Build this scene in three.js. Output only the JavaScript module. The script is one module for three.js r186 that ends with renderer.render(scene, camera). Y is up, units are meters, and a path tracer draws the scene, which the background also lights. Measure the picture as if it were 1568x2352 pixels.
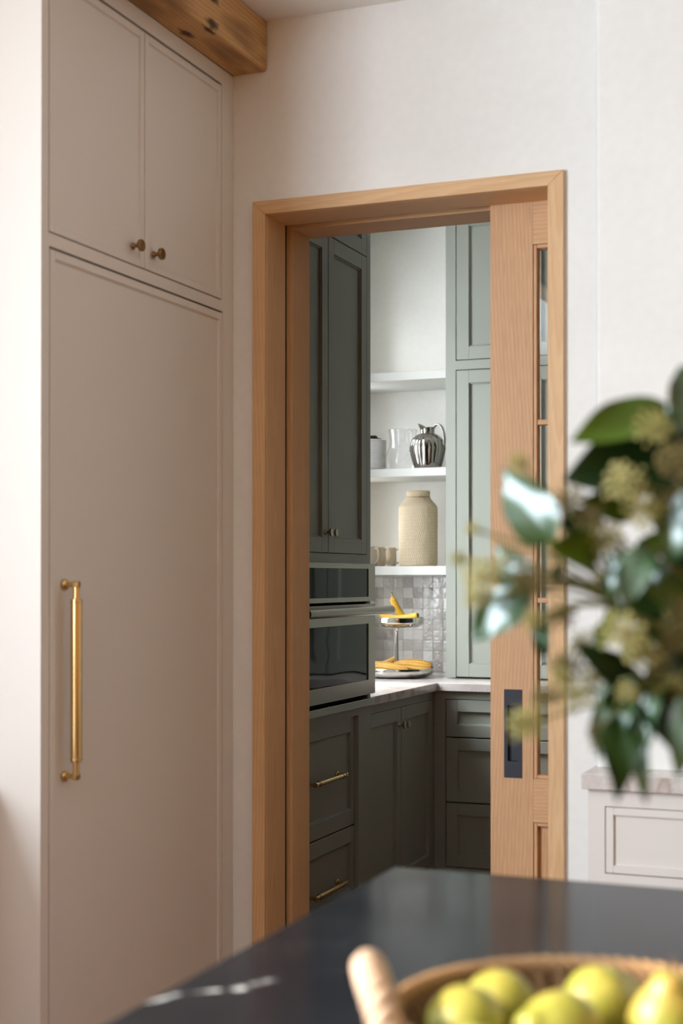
import * as THREE from 'three';
import { mergeGeometries } from 'three/addons/utils/BufferGeometryUtils.js';
import { ImprovedNoise } from 'three/addons/math/ImprovedNoise.js';
import { RectAreaLightUniformsLib } from 'three/addons/lights/RectAreaLightUniformsLib.js';

// ---------------------------------------------------------------- camera, sky, lights, exposure
const scene = new THREE.Scene();
const camera = new THREE.PerspectiveCamera(2 * Math.atan(1176 / 3368) * 180 / Math.PI, 1568 / 2352, 0.05, 60);
camera.position.set(0, 1.40, 3.94);
camera.rotation.order = 'YXZ';
camera.rotation.set(0.388 * Math.PI / 180, 21.73 * Math.PI / 180, 0);
camera.setViewOffset(1568, 2352, 0, -129, 1568, 2352);      // the lens is shifted a little so that uprights stay upright
camera.focus = 5.3; camera.userData.fStop = 2.8;
camera.updateProjectionMatrix();

scene.background = new THREE.Color(0.80, 0.92, 1.08);       // an even bright overcast sky, seen only through the windows
scene.backgroundIntensity = 6;

RectAreaLightUniformsLib.init();
const DAY = new THREE.Color(0.88, 1.03, 1.16), DAY2 = new THREE.Color(0.94, 1.0, 1.06);
function daylight(x, y, z, w, h, tx, ty, tz, power, color = DAY) {
  const l = new THREE.RectAreaLight(color, power, w, h);
  l.position.set(x, y, z); l.lookAt(tx, ty, tz); scene.add(l); return l;
}
daylight(-2.74, 1.95, 4.65, 3.70, 1.60, 0, 1.95, 4.65, 29.5);          // soft daylight filling the long kitchen window on the left
daylight(-4.4, 2.05, -0.2, 5.6, 2.3, 0, 2.05, -0.2, 23, DAY2);           // bright hazy garden outside the two pantry windows
daylight(-5.5, 5.0, -1.0, 3.0, 3.0, -2.76, 1.6, -2.1, 66, DAY2);         // the bright part of the sky that the pantry window looks up to
const sun = new THREE.DirectionalLight(new THREE.Color(1.0, 0.88, 0.70), 16);
sun.position.set(-8.4, 5.96, 6.9); sun.target.position.set(-0.4, 1.0, 2.5);
sun.castShadow = true; sun.shadow.mapSize.set(2048, 2048);
Object.assign(sun.shadow.camera, { left: -7, right: 7, top: 7, bottom: -7, near: 0.5, far: 30 });
scene.add(sun, sun.target);

const renderer = new THREE.WebGLRenderer({ antialias: true });
renderer.toneMapping = THREE.LinearToneMapping;
renderer.toneMappingExposure = 0.525;
renderer.shadowMap.enabled = true;

// ---------------------------------------------------------------- helpers
const V = (x, y, z) => new THREE.Vector3(x, y, z);
let seed = 12345;
const rnd = () => { seed = (seed * 1664525 + 1013904223) >>> 0; return seed / 4294967296; };
const rr = (a, b) => a + (b - a) * rnd();
const IN = new ImprovedNoise();
const noise = (x, y, z = 0) => IN.noise(x, y, z);
const fbm = (x, y, z, o = 4) => { let s = 0, a = 0.5; for (let i = 0; i < o; i++) { s += a * noise(x, y, z + i * 7.3); x *= 2.03; y *= 2.03; a *= 0.5; } return s; };
const used = {};
function numbered(n) { used[n] = (used[n] ?? -1) + 1; return used[n] ? `${n}_${String(used[n]).padStart(3, '0')}` : n; }
function shadows(o) { o.castShadow = o.receiveShadow = true; return o; }
function mesh(name, geo, mat, parent) {
  const m = shadows(new THREE.Mesh(Array.isArray(geo) ? join(geo) : geo, mat));
  m.name = parent ? name : numbered(name);
  (parent ?? scene).add(m); return m;
}
function join(list) {
  const l = list.map((g) => {
    const n = g.index ? g.toNonIndexed() : g;
    for (const k of Object.keys(n.attributes)) if (!['position', 'normal', 'uv'].includes(k)) n.deleteAttribute(k);
    if (!n.attributes.uv) n.setAttribute('uv', new THREE.BufferAttribute(new Float32Array(n.attributes.position.count * 2), 2));
    return n;
  });
  return l.length === 1 ? l[0] : mergeGeometries(l);
}
function group(name, x = 0, y = 0, z = 0, turn = 0) {
  const g = new THREE.Group(); g.name = numbered(name); g.position.set(x, y, z); g.rotation.y = turn; scene.add(g); return g;
}
function tag(o, label, category, grp) { o.userData.label = label; o.userData.category = category; if (grp) o.userData.group = grp; return o; }
function structure(o) { o.userData.kind = 'structure'; return o; }

// texture coordinates in metres; the grain runs along v
function metres(geo, grain = 'y', ou = 0, ov = 0) {
  const g = geo.index ? geo.toNonIndexed() : geo;
  if (!g.attributes.normal) g.computeVertexNormals();
  const p = g.attributes.position, n = g.attributes.normal, uv = new Float32Array(p.count * 2);
  const gi = 'xyz'.indexOf(grain);
  for (let i = 0; i < p.count; i++) {
    const P = [p.getX(i), p.getY(i), p.getZ(i)], N = [Math.abs(n.getX(i)), Math.abs(n.getY(i)), Math.abs(n.getZ(i))];
    const t = N[0] >= N[1] && N[0] >= N[2] ? 0 : N[1] >= N[2] ? 1 : 2;
    let a, b;
    if (t === gi) { a = P[(gi + 1) % 3]; b = P[(gi + 2) % 3] * 0.2; } else { b = P[gi]; a = P[3 - gi - t]; }
    uv[2 * i] = a + ou; uv[2 * i + 1] = b + ov;
  }
  g.setAttribute('uv', new THREE.BufferAttribute(uv, 2));
  return g;
}
// a block with chamfered edges
function slab(x0, x1, y0, y1, z0, z1, c = 0.001, grain = 'y', ou = 0, ov = 0) {
  const lo = [x0, y0, z0], hi = [x1, y1, z1], pos = [];
  const pt = (s, f) => [0, 1, 2].map((k) => (s[k] > 0 ? hi[k] - (k === f ? 0 : c) : lo[k] + (k === f ? 0 : c)));
  const C = V((x0 + x1) / 2, (y0 + y1) / 2, (z0 + z1) / 2);
  const tri = (a, b, d) => {
    const A = V(...a), B = V(...b), D = V(...d), N = B.clone().sub(A).cross(D.clone().sub(A));
    const out = A.clone().add(B).add(D).divideScalar(3).sub(C);
    pos.push(...a, ...(N.dot(out) >= 0 ? [...b, ...d] : [...d, ...b]));
  };
  const quad = (a, b, d, e) => { tri(a, b, d); tri(a, d, e); };
  for (let f = 0; f < 3; f++) for (const s of [-1, 1]) {
    const q = [[-1, -1], [1, -1], [1, 1], [-1, 1]].map(([u, w]) => { const k = []; k[f] = s; k[(f + 1) % 3] = u; k[(f + 2) % 3] = w; return pt(k, f); });
    quad(...q);
  }
  if (c > 0) {
    for (let a = 0; a < 3; a++) for (const s of [-1, 1]) for (const t of [-1, 1]) {
      const f = (a + 1) % 3, h = (a + 2) % 3, k = (e) => { const r = []; r[a] = e; r[f] = s; r[h] = t; return r; };
      quad(pt(k(-1), f), pt(k(1), f), pt(k(1), h), pt(k(-1), h));
    }
    for (const a of [-1, 1]) for (const b of [-1, 1]) for (const d of [-1, 1]) tri(pt([a, b, d], 0), pt([a, b, d], 1), pt([a, b, d], 2));
  }
  const g = new THREE.BufferGeometry();
  g.setAttribute('position', new THREE.Float32BufferAttribute(pos, 3));
  g.computeVertexNormals();
  return metres(g, grain, ou, ov);
}
// a board whose outline is given in the xy plane, with z thickness
function board(pts, z0, z1, grain, bev = 0.001, ou = 0, ov = 0) {
  const s = new THREE.Shape(pts.map(([x, y]) => new THREE.Vector2(x, y)));
  const g = new THREE.ExtrudeGeometry(s, { depth: z1 - z0 - 2 * bev, bevelEnabled: bev > 0, bevelThickness: bev, bevelSize: bev, bevelOffset: -bev, bevelSegments: 1, steps: 1 });
  g.translate(0, 0, z0 + bev); g.deleteAttribute('uv');
  return metres(g, grain, ou, ov);
}
// outline in plan (x,z), thickness in y
function plan(pts, y0, y1, bev = 0.0015, grain = 'x') {
  const s = new THREE.Shape(pts.map(([x, z]) => new THREE.Vector2(x, -z)));
  const g = new THREE.ExtrudeGeometry(s, { depth: y1 - y0 - 2 * bev, bevelEnabled: true, bevelThickness: bev, bevelSize: bev, bevelOffset: -bev, bevelSegments: 2, steps: 1 });
  g.rotateX(-Math.PI / 2); g.translate(0, y0 + bev, 0); g.deleteAttribute('uv');
  return metres(g, grain);
}
const lathe = (pts, seg = 48) => new THREE.LatheGeometry(pts.map(([r, y]) => new THREE.Vector2(Math.max(r, 1e-4), y)), seg);
function smoothPts(pts, n = 40) { const c = new THREE.SplineCurve(pts.map(([x, y]) => new THREE.Vector2(x, y))); return c.getPoints(n).map((p) => [p.x, p.y]); }
function tube(pts, r, seg = 24, rad = 10, closed = false) { return new THREE.TubeGeometry(new THREE.CatmullRomCurve3(pts.map((p) => (p.isVector3 ? p : V(...p))), closed), seg, r, rad, closed); }
// a round bar between two points, with end caps
function rod(a, b, r, seg = 20, r2 = r) {
  const A = V(...a), B = V(...b), d = B.clone().sub(A), g = new THREE.CylinderGeometry(r2, r, d.length(), seg);
  g.applyQuaternion(new THREE.Quaternion().setFromUnitVectors(V(0, 1, 0), d.normalize()));
  g.translate((A.x + B.x) / 2, (A.y + B.y) / 2, (A.z + B.z) / 2); return g;
}
// a swept body: centre line, radius along it, and a cross-section multiplier
function sweep(path, radius, ns = 32, nr = 20, section = () => 1, up = V(0, 1, 0)) {
  const curve = new THREE.CatmullRomCurve3(path.map((p) => (p.isVector3 ? p : V(...p)))), pos = [], idx = [], uv = [];
  for (let i = 0; i <= ns; i++) {
    const s = i / ns, c = curve.getPointAt(s), t = curve.getTangentAt(s), b = t.clone().cross(up).normalize(), n = b.clone().cross(t).normalize(), r = radius(s);
    for (let j = 0; j <= nr; j++) {
      const a = j / nr * Math.PI * 2, k = r * section(a, s);
      pos.push(c.x + (b.x * Math.cos(a) + n.x * Math.sin(a)) * k, c.y + (b.y * Math.cos(a) + n.y * Math.sin(a)) * k, c.z + (b.z * Math.cos(a) + n.z * Math.sin(a)) * k);
      uv.push(j / nr, s);
    }
  }
  for (let i = 0; i < ns; i++) for (let j = 0; j < nr; j++) { const q = i * (nr + 1) + j; idx.push(q, q + 1, q + nr + 1, q + 1, q + nr + 2, q + nr + 1); }
  const g = new THREE.BufferGeometry();
  g.setAttribute('position', new THREE.Float32BufferAttribute(pos, 3)); g.setAttribute('uv', new THREE.Float32BufferAttribute(uv, 2)); g.setIndex(idx); g.computeVertexNormals();
  return g;
}
// a surface of revolution whose radius may vary with angle and height; fn(a, s) -> [r, y]
function turned(fn, na, ns) {
  const pos = [], idx = [], uv = [];
  for (let i = 0; i <= ns; i++) for (let j = 0; j <= na; j++) { const a = j / na * Math.PI * 2, [r, y] = fn(a, i / ns); pos.push(r * Math.cos(a), y, -r * Math.sin(a)); uv.push(j / na, i / ns); }
  for (let i = 0; i < ns; i++) for (let j = 0; j < na; j++) { const q = i * (na + 1) + j; idx.push(q, q + 1, q + na + 1, q + 1, q + na + 2, q + na + 1); }
  const g = new THREE.BufferGeometry();
  g.setAttribute('position', new THREE.Float32BufferAttribute(pos, 3)); g.setAttribute('uv', new THREE.Float32BufferAttribute(uv, 2)); g.setIndex(idx); g.computeVertexNormals();
  const n = g.attributes.normal;   // the seam is one edge
  for (let i = 0; i <= ns; i++) { const a = i * (na + 1), b = a + na, v = V(n.getX(a) + n.getX(b), n.getY(a) + n.getY(b), n.getZ(a) + n.getZ(b)).normalize(); n.setXYZ(a, v.x, v.y, v.z); n.setXYZ(b, v.x, v.y, v.z); }
  return g;
}

// ---------------------------------------------------------------- materials
const S = (r, g, b) => new THREE.Color(r / 255, g / 255, b / 255).convertSRGBToLinear();
function texture(w, h, fn, mw, mh, colour = true, mirror = true) {
  const d = new Uint8Array(w * h * 4);
  for (let y = 0; y < h; y++) for (let x = 0; x < w; x++) {
    const c = fn(x / w, y / h, x, y), k = 4 * (y * w + x);
    for (let i = 0; i < 3; i++) d[k + i] = Math.max(0, Math.min(255, c[i] ?? c[0]));
    d[k + 3] = 255;
  }
  const t = new THREE.DataTexture(d, w, h, THREE.RGBAFormat);
  t.magFilter = THREE.LinearFilter; t.minFilter = THREE.LinearMipmapLinearFilter; t.generateMipmaps = true;
  t.wrapS = t.wrapT = mirror ? THREE.MirroredRepeatWrapping : THREE.RepeatWrapping;
  t.repeat.set(1 / mw, 1 / mh);
  if (colour) t.colorSpace = THREE.SRGBColorSpace;
  t.needsUpdate = true; return t;
}
const lerp3 = (a, b, t) => [a[0] + (b[0] - a[0]) * t, a[1] + (b[1] - a[1]) * t, a[2] + (b[2] - a[2]) * t];
// oak: rings cut along their length, so that some of the board shows straight lines and some shows arches
function oakAt(u, v, k) {
  const a = u - 0.19 + 0.014 * noise(u * 2, v * 0.8, k) + 0.0035 * noise(u * 22, v * 2.2, k);
  const t = 96 * (Math.sqrt(a * a + 0.0009) + (0.036 + 0.012 * noise(0.3, v * 0.5, k)) * v + 0.010 * fbm(u * 4, v * 0.9, k + 3, 3));
  const f = t - Math.floor(t), late = Math.pow(f, 2.0) * (1 - Math.pow(f, 12));
  const pore = Math.max(0, noise(u * 900, v * 14, k + 9)) * (0.35 + 0.9 * (1 - f));
  return [late, pore, fbm(u * 5, v * 1.2, k + 20, 3), Math.max(0, noise(u * 120, v * 3, k + 31))];
}
const oakMap = texture(512, 2048, (x, y) => {
  const [late, pore, big, fleck] = oakAt(x * 0.4, y * 1.8, 1);
  let c = lerp3([221, 180, 133], [188, 139, 92], 0.5 * late + 0.2 * fleck);
  const k = 1 - 0.16 * pore + 0.10 * big; return c.map((q) => q * k);
}, 0.4, 1.8);
const oakBump = texture(512, 2048, (x, y) => { const [late, pore] = oakAt(x * 0.4, y * 1.8, 1); return [150 - 60 * pore - 20 * late]; }, 0.4, 1.8, false);
const doorMap = texture(512, 2048, (x, y) => {
  const [late, pore, big, fleck] = oakAt(x * 0.4 + 0.06, y * 1.8 + 5, 4);
  let c = lerp3([213, 168, 124], [180, 130, 86], 0.5 * late + 0.22 * fleck);
  const k = 1 - 0.18 * pore + 0.10 * big; return c.map((q) => q * k);
}, 0.4, 1.8);
const beamMap = texture(512, 1024, (x, y) => {
  const u = x * 0.3, v = y * 1.2, [late, pore] = oakAt(u * 0.8 + 0.05, v * 0.45, 8);
  let c = lerp3([204, 160, 106], [158, 112, 66], 0.6 * late);
  c = lerp3(c, [112, 76, 42], Math.max(0, Math.min(1, 0.12 + 1.9 * fbm(u * 9, v * 2.2, 44, 5))));
  c = lerp3(c, [218, 178, 122], 0.5 * Math.max(0, Math.min(1, 1.8 * fbm(u * 7, v * 1.8, 47, 4) - 0.1)));
  let knot = 0;
  for (const [a, b, s] of [[0.035, 0.36, 0.026], [0.22, 0.62, 0.016], [0.11, 0.30, 0.009], [0.06, 0.86, 0.02]]) knot += Math.max(0, 1 - Math.hypot((u - a) * 1.5, (v - b) * 0.55) / s * (1 + 0.5 * noise(u * 60, v * 40, 53)));
  c = lerp3(c, [54, 36, 22], Math.min(0.88, knot * 1.3 + 0.9 * Math.max(0, noise(u * 55, v * 22, 51) - 0.5)));
  return c.map((q) => q * (1 - 0.12 * pore));
}, 0.3, 1.2);
const beamBump = texture(256, 512, (x, y) => [128 + 70 * fbm(x * 5, y * 4, 71, 4) + 30 * noise(x * 40, y * 4, 73)], 0.3, 1.2, false);
const plasterMap = texture(512, 512, (x, y) => { const k = 1 + 0.035 * fbm(x * 4, y * 4, 2, 4) + 0.01 * noise(x * 60, y * 60, 4); return [235 * k, 232 * k, 227 * k]; }, 1.6, 1.6);
const plasterBump = texture(512, 512, (x, y) => [128 + 90 * fbm(x * 9, y * 9, 5, 5)], 1.6, 1.6, false);
const paintBump = texture(256, 256, (x, y) => [128 + 60 * noise(x * 60, y * 60, 6) + 40 * noise(x * 130, y * 130, 8)], 0.25, 0.25, false);
const stoneMap = texture(1024, 512, (x, y) => {
  const u = x * 1.6, v = y * 0.8, w = fbm(u * 1.6, v * 4, 11, 4), m = fbm(u * 5 + w, v * 9, 17, 5);
  let c = lerp3([214, 206, 200], [186, 174, 168], Math.max(0, Math.min(1, 0.35 + 1.5 * m)));
  const vein = Math.pow(Math.max(0, 1 - Math.abs(fbm(u * 1.1 + 0.6 * w, v * 3.2, 23, 4)) * 16), 2);
  c = lerp3(c, [158, 138, 128], 0.6 * vein);
  return c.map((q) => q * (1 + 0.05 * noise(x * 220, y * 120, 29)));
}, 1.6, 0.8);
// black soapstone: faint clouds, and white veins near the working edge
const veins = [[0.008, 0.850, 0.105, 0.70, 0.016, 1.0], [0.115, 0.68, 0.22, 0.60, 0.004, 0.4], [0.05, 0.60, 0.16, 0.43, 0.0025, 0.35], [0.00, 0.62, 0.08, 0.50, 0.003, 0.35], [0.35, 0.9, 0.7, 0.55, 0.003, 0.3]];
const soapMap = texture(1024, 1024, (x, y) => {
  const u = x, v = y;                                                  // metres from the corner of the island
  let c = lerp3([24, 26, 30], [35, 37, 42], Math.max(0, Math.min(1, 0.5 + 1.1 * fbm(u * 5, v * 5, 61, 5))));
  for (const [u0, v0, u1, v1, w, s] of veins) {
    const dx = u1 - u0, dy = v1 - v0, L = dx * dx + dy * dy, pu = u + 0.02 * noise(u * 18, v * 18, 63), pv = v + 0.02 * noise(u * 18, v * 18, 67);
    const t = ((pu - u0) * dx + (pv - v0) * dy) / L; if (t < 0 || t > 1) continue;
    const d = Math.hypot(pu - u0 - t * dx, pv - v0 - t * dy), k = Math.max(0, 1 - d / (w * (0.5 + 0.9 * Math.abs(noise(t * 7, 3, 69))))) * s * Math.max(0.1, Math.min(1, 0.55 + 1.6 * noise(u * 46, v * 46, 70)));
    c = lerp3(c, [214, 212, 208], Math.min(1, k));
  }
  return c;
}, 1, 1, true);
const M = {};
const std = (o) => new THREE.MeshPhysicalMaterial(o);
M.plaster = std({ map: plasterMap, roughness: 0.9, bumpMap: plasterBump, bumpScale: 0.0012 });
M.ceiling = std({ color: S(240, 236, 229), roughness: 0.95 });
M.whitePaint = std({ color: S(232, 229, 222), roughness: 0.55, bumpMap: paintBump, bumpScale: 0.00006 });
M.shelfPaint = std({ color: S(214, 212, 205), roughness: 0.55, bumpMap: paintBump, bumpScale: 0.00006 });
M.greige = std({ color: S(221, 213, 205), roughness: 0.5, bumpMap: paintBump, bumpScale: 0.00006 });
M.sage = std({ color: S(156, 159, 148), roughness: 0.42, bumpMap: paintBump, bumpScale: 0.00008 });
M.tan = std({ color: S(236, 188, 118), roughness: 0.8 });
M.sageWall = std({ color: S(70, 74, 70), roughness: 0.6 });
M.dark = std({ color: 0x0b0b0b, roughness: 0.9 });
M.oak = std({ map: oakMap, roughness: 0.55, bumpMap: oakBump, bumpScale: 0.0003 });
M.doorOak = std({ map: doorMap, roughness: 0.55, bumpMap: oakBump, bumpScale: 0.0003 });
M.beam = std({ map: beamMap, roughness: 0.7, bumpMap: beamBump, bumpScale: 0.004 });
M.floor = std({ map: oakMap, color: 0xb07c48, roughness: 0.5 });
M.stone = std({ map: stoneMap, roughness: 0.22 });
M.soap = std({ map: soapMap, roughness: 0.13, specularIntensity: 0.13 });
M.islandPaint = std({ color: S(60, 62, 64), roughness: 0.5 });
M.brass = std({ color: S(214, 184, 130), metalness: 1, roughness: 0.22 });
M.agedBrass = std({ color: S(150, 118, 78), metalness: 1, roughness: 0.34 });
M.nickel = std({ color: S(176, 160, 142), metalness: 1, roughness: 0.22 });
M.steel = std({ color: S(160, 152, 142), metalness: 1, roughness: 0.27 });
M.carafe = std({ color: S(160, 154, 148), metalness: 1, roughness: 0.06 });
M.mirror = std({ color: S(214, 211, 207), metalness: 1, roughness: 0.05 });
M.blackMetal = std({ color: S(44, 47, 57), metalness: 0.2, roughness: 0.6 });
M.ovenGlass = std({ color: 0x040505, roughness: 0.04, specularIntensity: 0.35, ior: 1.5 });
M.pane = std({ color: 0xffffff, roughness: 0, transmission: 1, thickness: 0, ior: 1.5 });
M.glass = std({ color: 0xffffff, roughness: 0.0, transmission: 1, thickness: 0.003, ior: 1.5 });
M.ceramic = std({ color: S(236, 233, 232), roughness: 0.25 });
M.mug = std({ color: S(196, 184, 166), roughness: 0.4 });
M.wovenVase = std({ color: S(214, 195, 165), roughness: 0.85 });
M.twine = std({ color: S(150, 118, 80), roughness: 0.9 });
M.darkMetal = std({ color: S(52, 48, 46), metalness: 0.8, roughness: 0.3 });

// ---------------------------------------------------------------- cabinet parts, drawn facing +z with the origin at the lower left of the front
function faceFrame(x0, x1, y0, y1, holes, z0 = -0.02, z1 = 0) {
  const xs = [...new Set([x0, x1, ...holes.flatMap((h) => [h[0], h[1]])])].sort((a, b) => a - b), ys = [...new Set([y0, y1, ...holes.flatMap((h) => [h[2], h[3]])])].sort((a, b) => a - b), out = [];
  for (let i = 0; i + 1 < xs.length; i++) {
    let from = null;
    for (let j = 0; j < ys.length; j++) {
      const solid = j + 1 < ys.length && !holes.some((h) => (xs[i] + xs[i + 1]) / 2 > h[0] && (xs[i] + xs[i + 1]) / 2 < h[1] && (ys[j] + ys[j + 1]) / 2 > h[2] && (ys[j] + ys[j + 1]) / 2 < h[3]);
      if (solid && from === null) from = ys[j];
      if (!solid && from !== null) { out.push(slab(xs[i], xs[i + 1], from, ys[j], z0, z1, 0)); from = null; }
    }
  }
  return out;
}
// the box of a cabinet: a body set back behind the doors, closed all round to the face frame
function box(x0, x1, y0, y1, back, set = 0.05) {
  const t = 0.012;
  return [slab(x0, x1, y0, y1, back, -set, 0), slab(x0, x0 + t, y0, y1, -set, -0.0199, 0), slab(x1 - t, x1, y0, y1, -set, -0.0199, 0), slab(x0 + t, x1 - t, y0, y0 + t, -set, -0.0199, 0), slab(x0 + t, x1 - t, y1 - t, y1, -set, -0.0199, 0)];
}
// a framed door or drawer front lying in the opening [x0,x1,y0,y1]
function front(parent, name, [x0, x1, y0, y1], mat, { rail = 0.06, deep = 0.011, bead = 0.005, z = 0, gap = 0.0025, top = rail, bottom = rail } = {}) {
  const w = x1 - x0 - 2 * gap, h = y1 - y0 - 2 * gap, c = 0.0012, bz = -deep * 0.45;
  const g = [slab(0, rail, 0, h, -0.02, 0, c), slab(w - rail, w, 0, h, -0.02, 0, c), slab(rail, w - rail, 0, bottom, -0.02, 0, c, 'x'), slab(rail, w - rail, h - top, h, -0.02, 0, c, 'x')];
  if (bead > 0) g.push(slab(rail, rail + bead, bottom, h - top, -0.018, bz, c), slab(w - rail - bead, w - rail, bottom, h - top, -0.018, bz, c), slab(rail, w - rail, bottom, bottom + bead, -0.018, bz, c), slab(rail, w - rail, h - top - bead, h - top, -0.018, bz, c));
  const d = mesh(name, g, mat, parent); d.position.set(x0 + gap, y0 + gap, z);
  mesh('panel', slab(rail, w - rail, bottom, h - top, -0.0185, -deep, 0), mat, d);
  return d;
}
const knobShape = join([lathe([[0, 0], [0.0095, 0], [0.0095, 0.002], [0.006, 0.0045], [0.0052, 0.016], [0.007, 0.019], [0.0145, 0.0205], [0.0165, 0.0225], [0.0165, 0.029], [0.0155, 0.0305], [0.0125, 0.0305], [0.0122, 0.0298], [0, 0.0298]], 36)]).rotateX(Math.PI / 2);
function knob(parent, x, y, mat, z = 0, s = 1) { const k = mesh('knob', knobShape, mat, parent); k.position.set(x, y, z); k.scale.setScalar(s); return k; }
// a bar pull along x, centred; posts at +-len/2, standing z off the face
function pullShape(len, off, r, grip) {
  const out = [];
  for (const s of [-1, 1]) {
    const x = s * len / 2;
    out.push(lathe([[0, 0], [0.0125, 0], [0.0135, 0.003], [0.0125, 0.007], [0.009, 0.0095], [0.0075, 0.010]], 28).rotateX(Math.PI / 2).translate(x, 0, 0));
    out.push(rod([x, 0, 0.006], [x, 0, off], 0.0072, 20));
    out.push(slab(x - 0.0085, x + 0.0085, -0.0085, 0.0085, off - 0.0085, off + 0.0085, 0.003));
    out.push(rod([x, 0, off], [x - s * grip, 0, off], 0.0078, 20));
  }
  const a = len / 2 - grip, prof = [[0, -a], [r - 0.002, -a], [r, -a + 0.002], [r, a - 0.002], [r - 0.002, a], [0, a]];
  const g = lathe(prof, 40); g.rotateZ(-Math.PI / 2); g.translate(0, 0, off); out.push(g);
  for (const s of [-1, 1]) { const t = new THREE.TorusGeometry(r + 0.0006, 0.0012, 8, 32); t.rotateY(Math.PI / 2); t.translate(s * (a - 0.008), 0, off); out.push(t); }
  return join(out);
}

// ---------------------------------------------------------------- the room
const KX0 = -2.76, KX1 = 4.6, ZB = 9.5, CEIL = 3.047, PCEIL = 3.225, PZ = -3.302, PX1 = 1.6;
// outer wall on the left, with a long kitchen window and a pantry window
{
  const holes = [[2.8, 6.5, 1.15, 2.75], [-2.45, -1.72, 1.05, 2.95], [-3.08, -2.89, 1.05, 2.95]], g = [];
  const zs = [-3.5, -3.08, -2.89, -2.45, -1.72, 2.8, 6.5, 9.7];
  for (let i = 0; i + 1 < zs.length; i++) {
    const h = holes.find((q) => q[0] === zs[i]);
    if (!h) g.push(slab(-2.86, KX0, 0, 3.4, zs[i], zs[i + 1], 0));
    else { g.push(slab(-2.86, KX0, 0, h[2], zs[i], zs[i + 1], 0)); g.push(slab(-2.96, KX0, h[3], 3.4, zs[i], zs[i + 1], 0)); }
  }
  structure(mesh('wall_left', g, M.plaster));
}
// the wall with the doorway is two leaves with a pocket between them
{
  const front_ = [], g = front_;
  const leafBack = [];
  for (const [a, b, g] of [[-0.128, 0, front_], [-0.32, -0.186, leafBack]]) {
    g.push(slab(KX0, -1.828, 0, 3.4, a, b, 0)); g.push(slab(-0.937, KX1, 0, 3.4, a, b, 0)); g.push(slab(-1.828, -0.937, 2.493, 3.4, a, b, 0));
  }
  g.push(slab(KX0, -1.84, 0, 3.4, -0.186, -0.128, 0)); g.push(slab(-0.2, KX1, 0, 3.4, -0.186, -0.128, 0)); g.push(slab(-1.84, -0.2, 2.52, 3.4, -0.186, -0.128, 0));
  // the plaster breast above the sideboard, with a softly rounded corner
  const R = 0.016, s = new THREE.Shape(); s.moveTo(-0.789, 0); s.lineTo(-0.789, 0.202 - R); s.absarc(-0.789 + R, 0.202 - R, R, Math.PI, Math.PI / 2, true); s.lineTo(KX1, 0.202); s.lineTo(KX1, 0);
  const e = new THREE.ExtrudeGeometry(s, { depth: 3.05 - 0.916, bevelEnabled: false, curveSegments: 10 });
  e.rotateX(-Math.PI / 2); e.scale(1, 1, -1); // plan z is towards the camera
  const idx = e.index ? e.toNonIndexed() : e, p = idx.attributes.position.array; // scale(-1) turned the faces round: turn them back
  for (let i = 0; i < p.length; i += 9) for (let k = 0; k < 3; k++) { const t = p[i + 3 + k]; p[i + 3 + k] = p[i + 6 + k]; p[i + 6 + k] = t; }
  idx.deleteAttribute('uv'); idx.deleteAttribute('normal'); idx.computeVertexNormals(); idx.translate(0, 0.916, 0); g.push(metres(idx));
  structure(mesh('wall_front', g, M.plaster));
  structure(mesh('wall_pantry_front', leafBack, M.sageWall));
}
structure(mesh('wall_right', slab(KX1, KX1 + 0.2, 0, 3.4, -0.32, 9.7, 0), M.tan));
structure(mesh('wall_rear', slab(KX0, KX1, 0, 3.4, ZB, ZB + 0.2, 0), M.tan));
structure(mesh('wall_pantry_right', slab(PX1, PX1 + 0.2, 0, 3.4, -3.5, -0.32, 0), M.sageWall));
const wallPantry = structure(mesh('wall_pantry_rear', slab(KX0, PX1, 0, 3.4, -3.5, PZ, 0), M.plaster));
structure(mesh('ceiling', slab(KX0, KX1, CEIL, CEIL + 0.2, 0, ZB, 0), M.ceiling));
structure(mesh('ceiling_pantry', slab(KX0, PX1, PCEIL, PCEIL + 0.2, PZ, -0.32, 0), M.ceiling));
structure(mesh('floor', slab(-2.86, KX1 + 0.2, -0.1, 0, -3.5, 9.7, 0, 'z'), M.floor));

// windows: frame, mullions, panes
function windowUnit(name, z0, z1, y0, y1, parts, t = 0.05) {
  const w = structure(group(name, -2.835, y0, z1, Math.PI / 2)), W = z1 - z0, H = y1 - y0;
  mesh('frame', [slab(0, W, 0, t, -0.024, 0.024, 0.002, 'x'), slab(0, W, H - t, H, -0.024, 0.024, 0.002, 'x'), slab(0, t, t, H - t, -0.024, 0.024, 0.002), slab(W - t, W, t, H - t, -0.024, 0.024, 0.002)], M.whitePaint, w);
  for (let i = 1; i < parts; i++) mesh('mullion', slab(W * i / parts - 0.02, W * i / parts + 0.02, t, H - t, -0.025, 0.025, 0.002), M.whitePaint, w);
  for (let i = 0; i < parts; i++) mesh('pane', slab(W * i / parts + (i ? 0.02 : t), W * (i + 1) / parts - (i + 1 < parts ? 0.02 : t), t, H - t, -0.002, 0.002, 0), M.pane, w);
}
structure(mesh('wall_garden', slab(-4.8, -2.86, -0.1, 5.6, -3.4, -3.2, 0), M.whitePaint));   // outside: keeps the sun off the pantry window
structure(mesh('wall_neighbour', slab(-8.2, -7.8, -0.1, 8, -3.2, 3.0, 0), M.whitePaint));   // a house next door shades the pantry windows
windowUnit('window_1', 2.8, 6.5, 1.15, 2.75, 4);
windowUnit('window_2', -2.45, -1.72, 1.05, 2.95, 1);
windowUnit('window_3', -3.08, -2.89, 1.05, 2.95, 1, 0.02);

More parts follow.
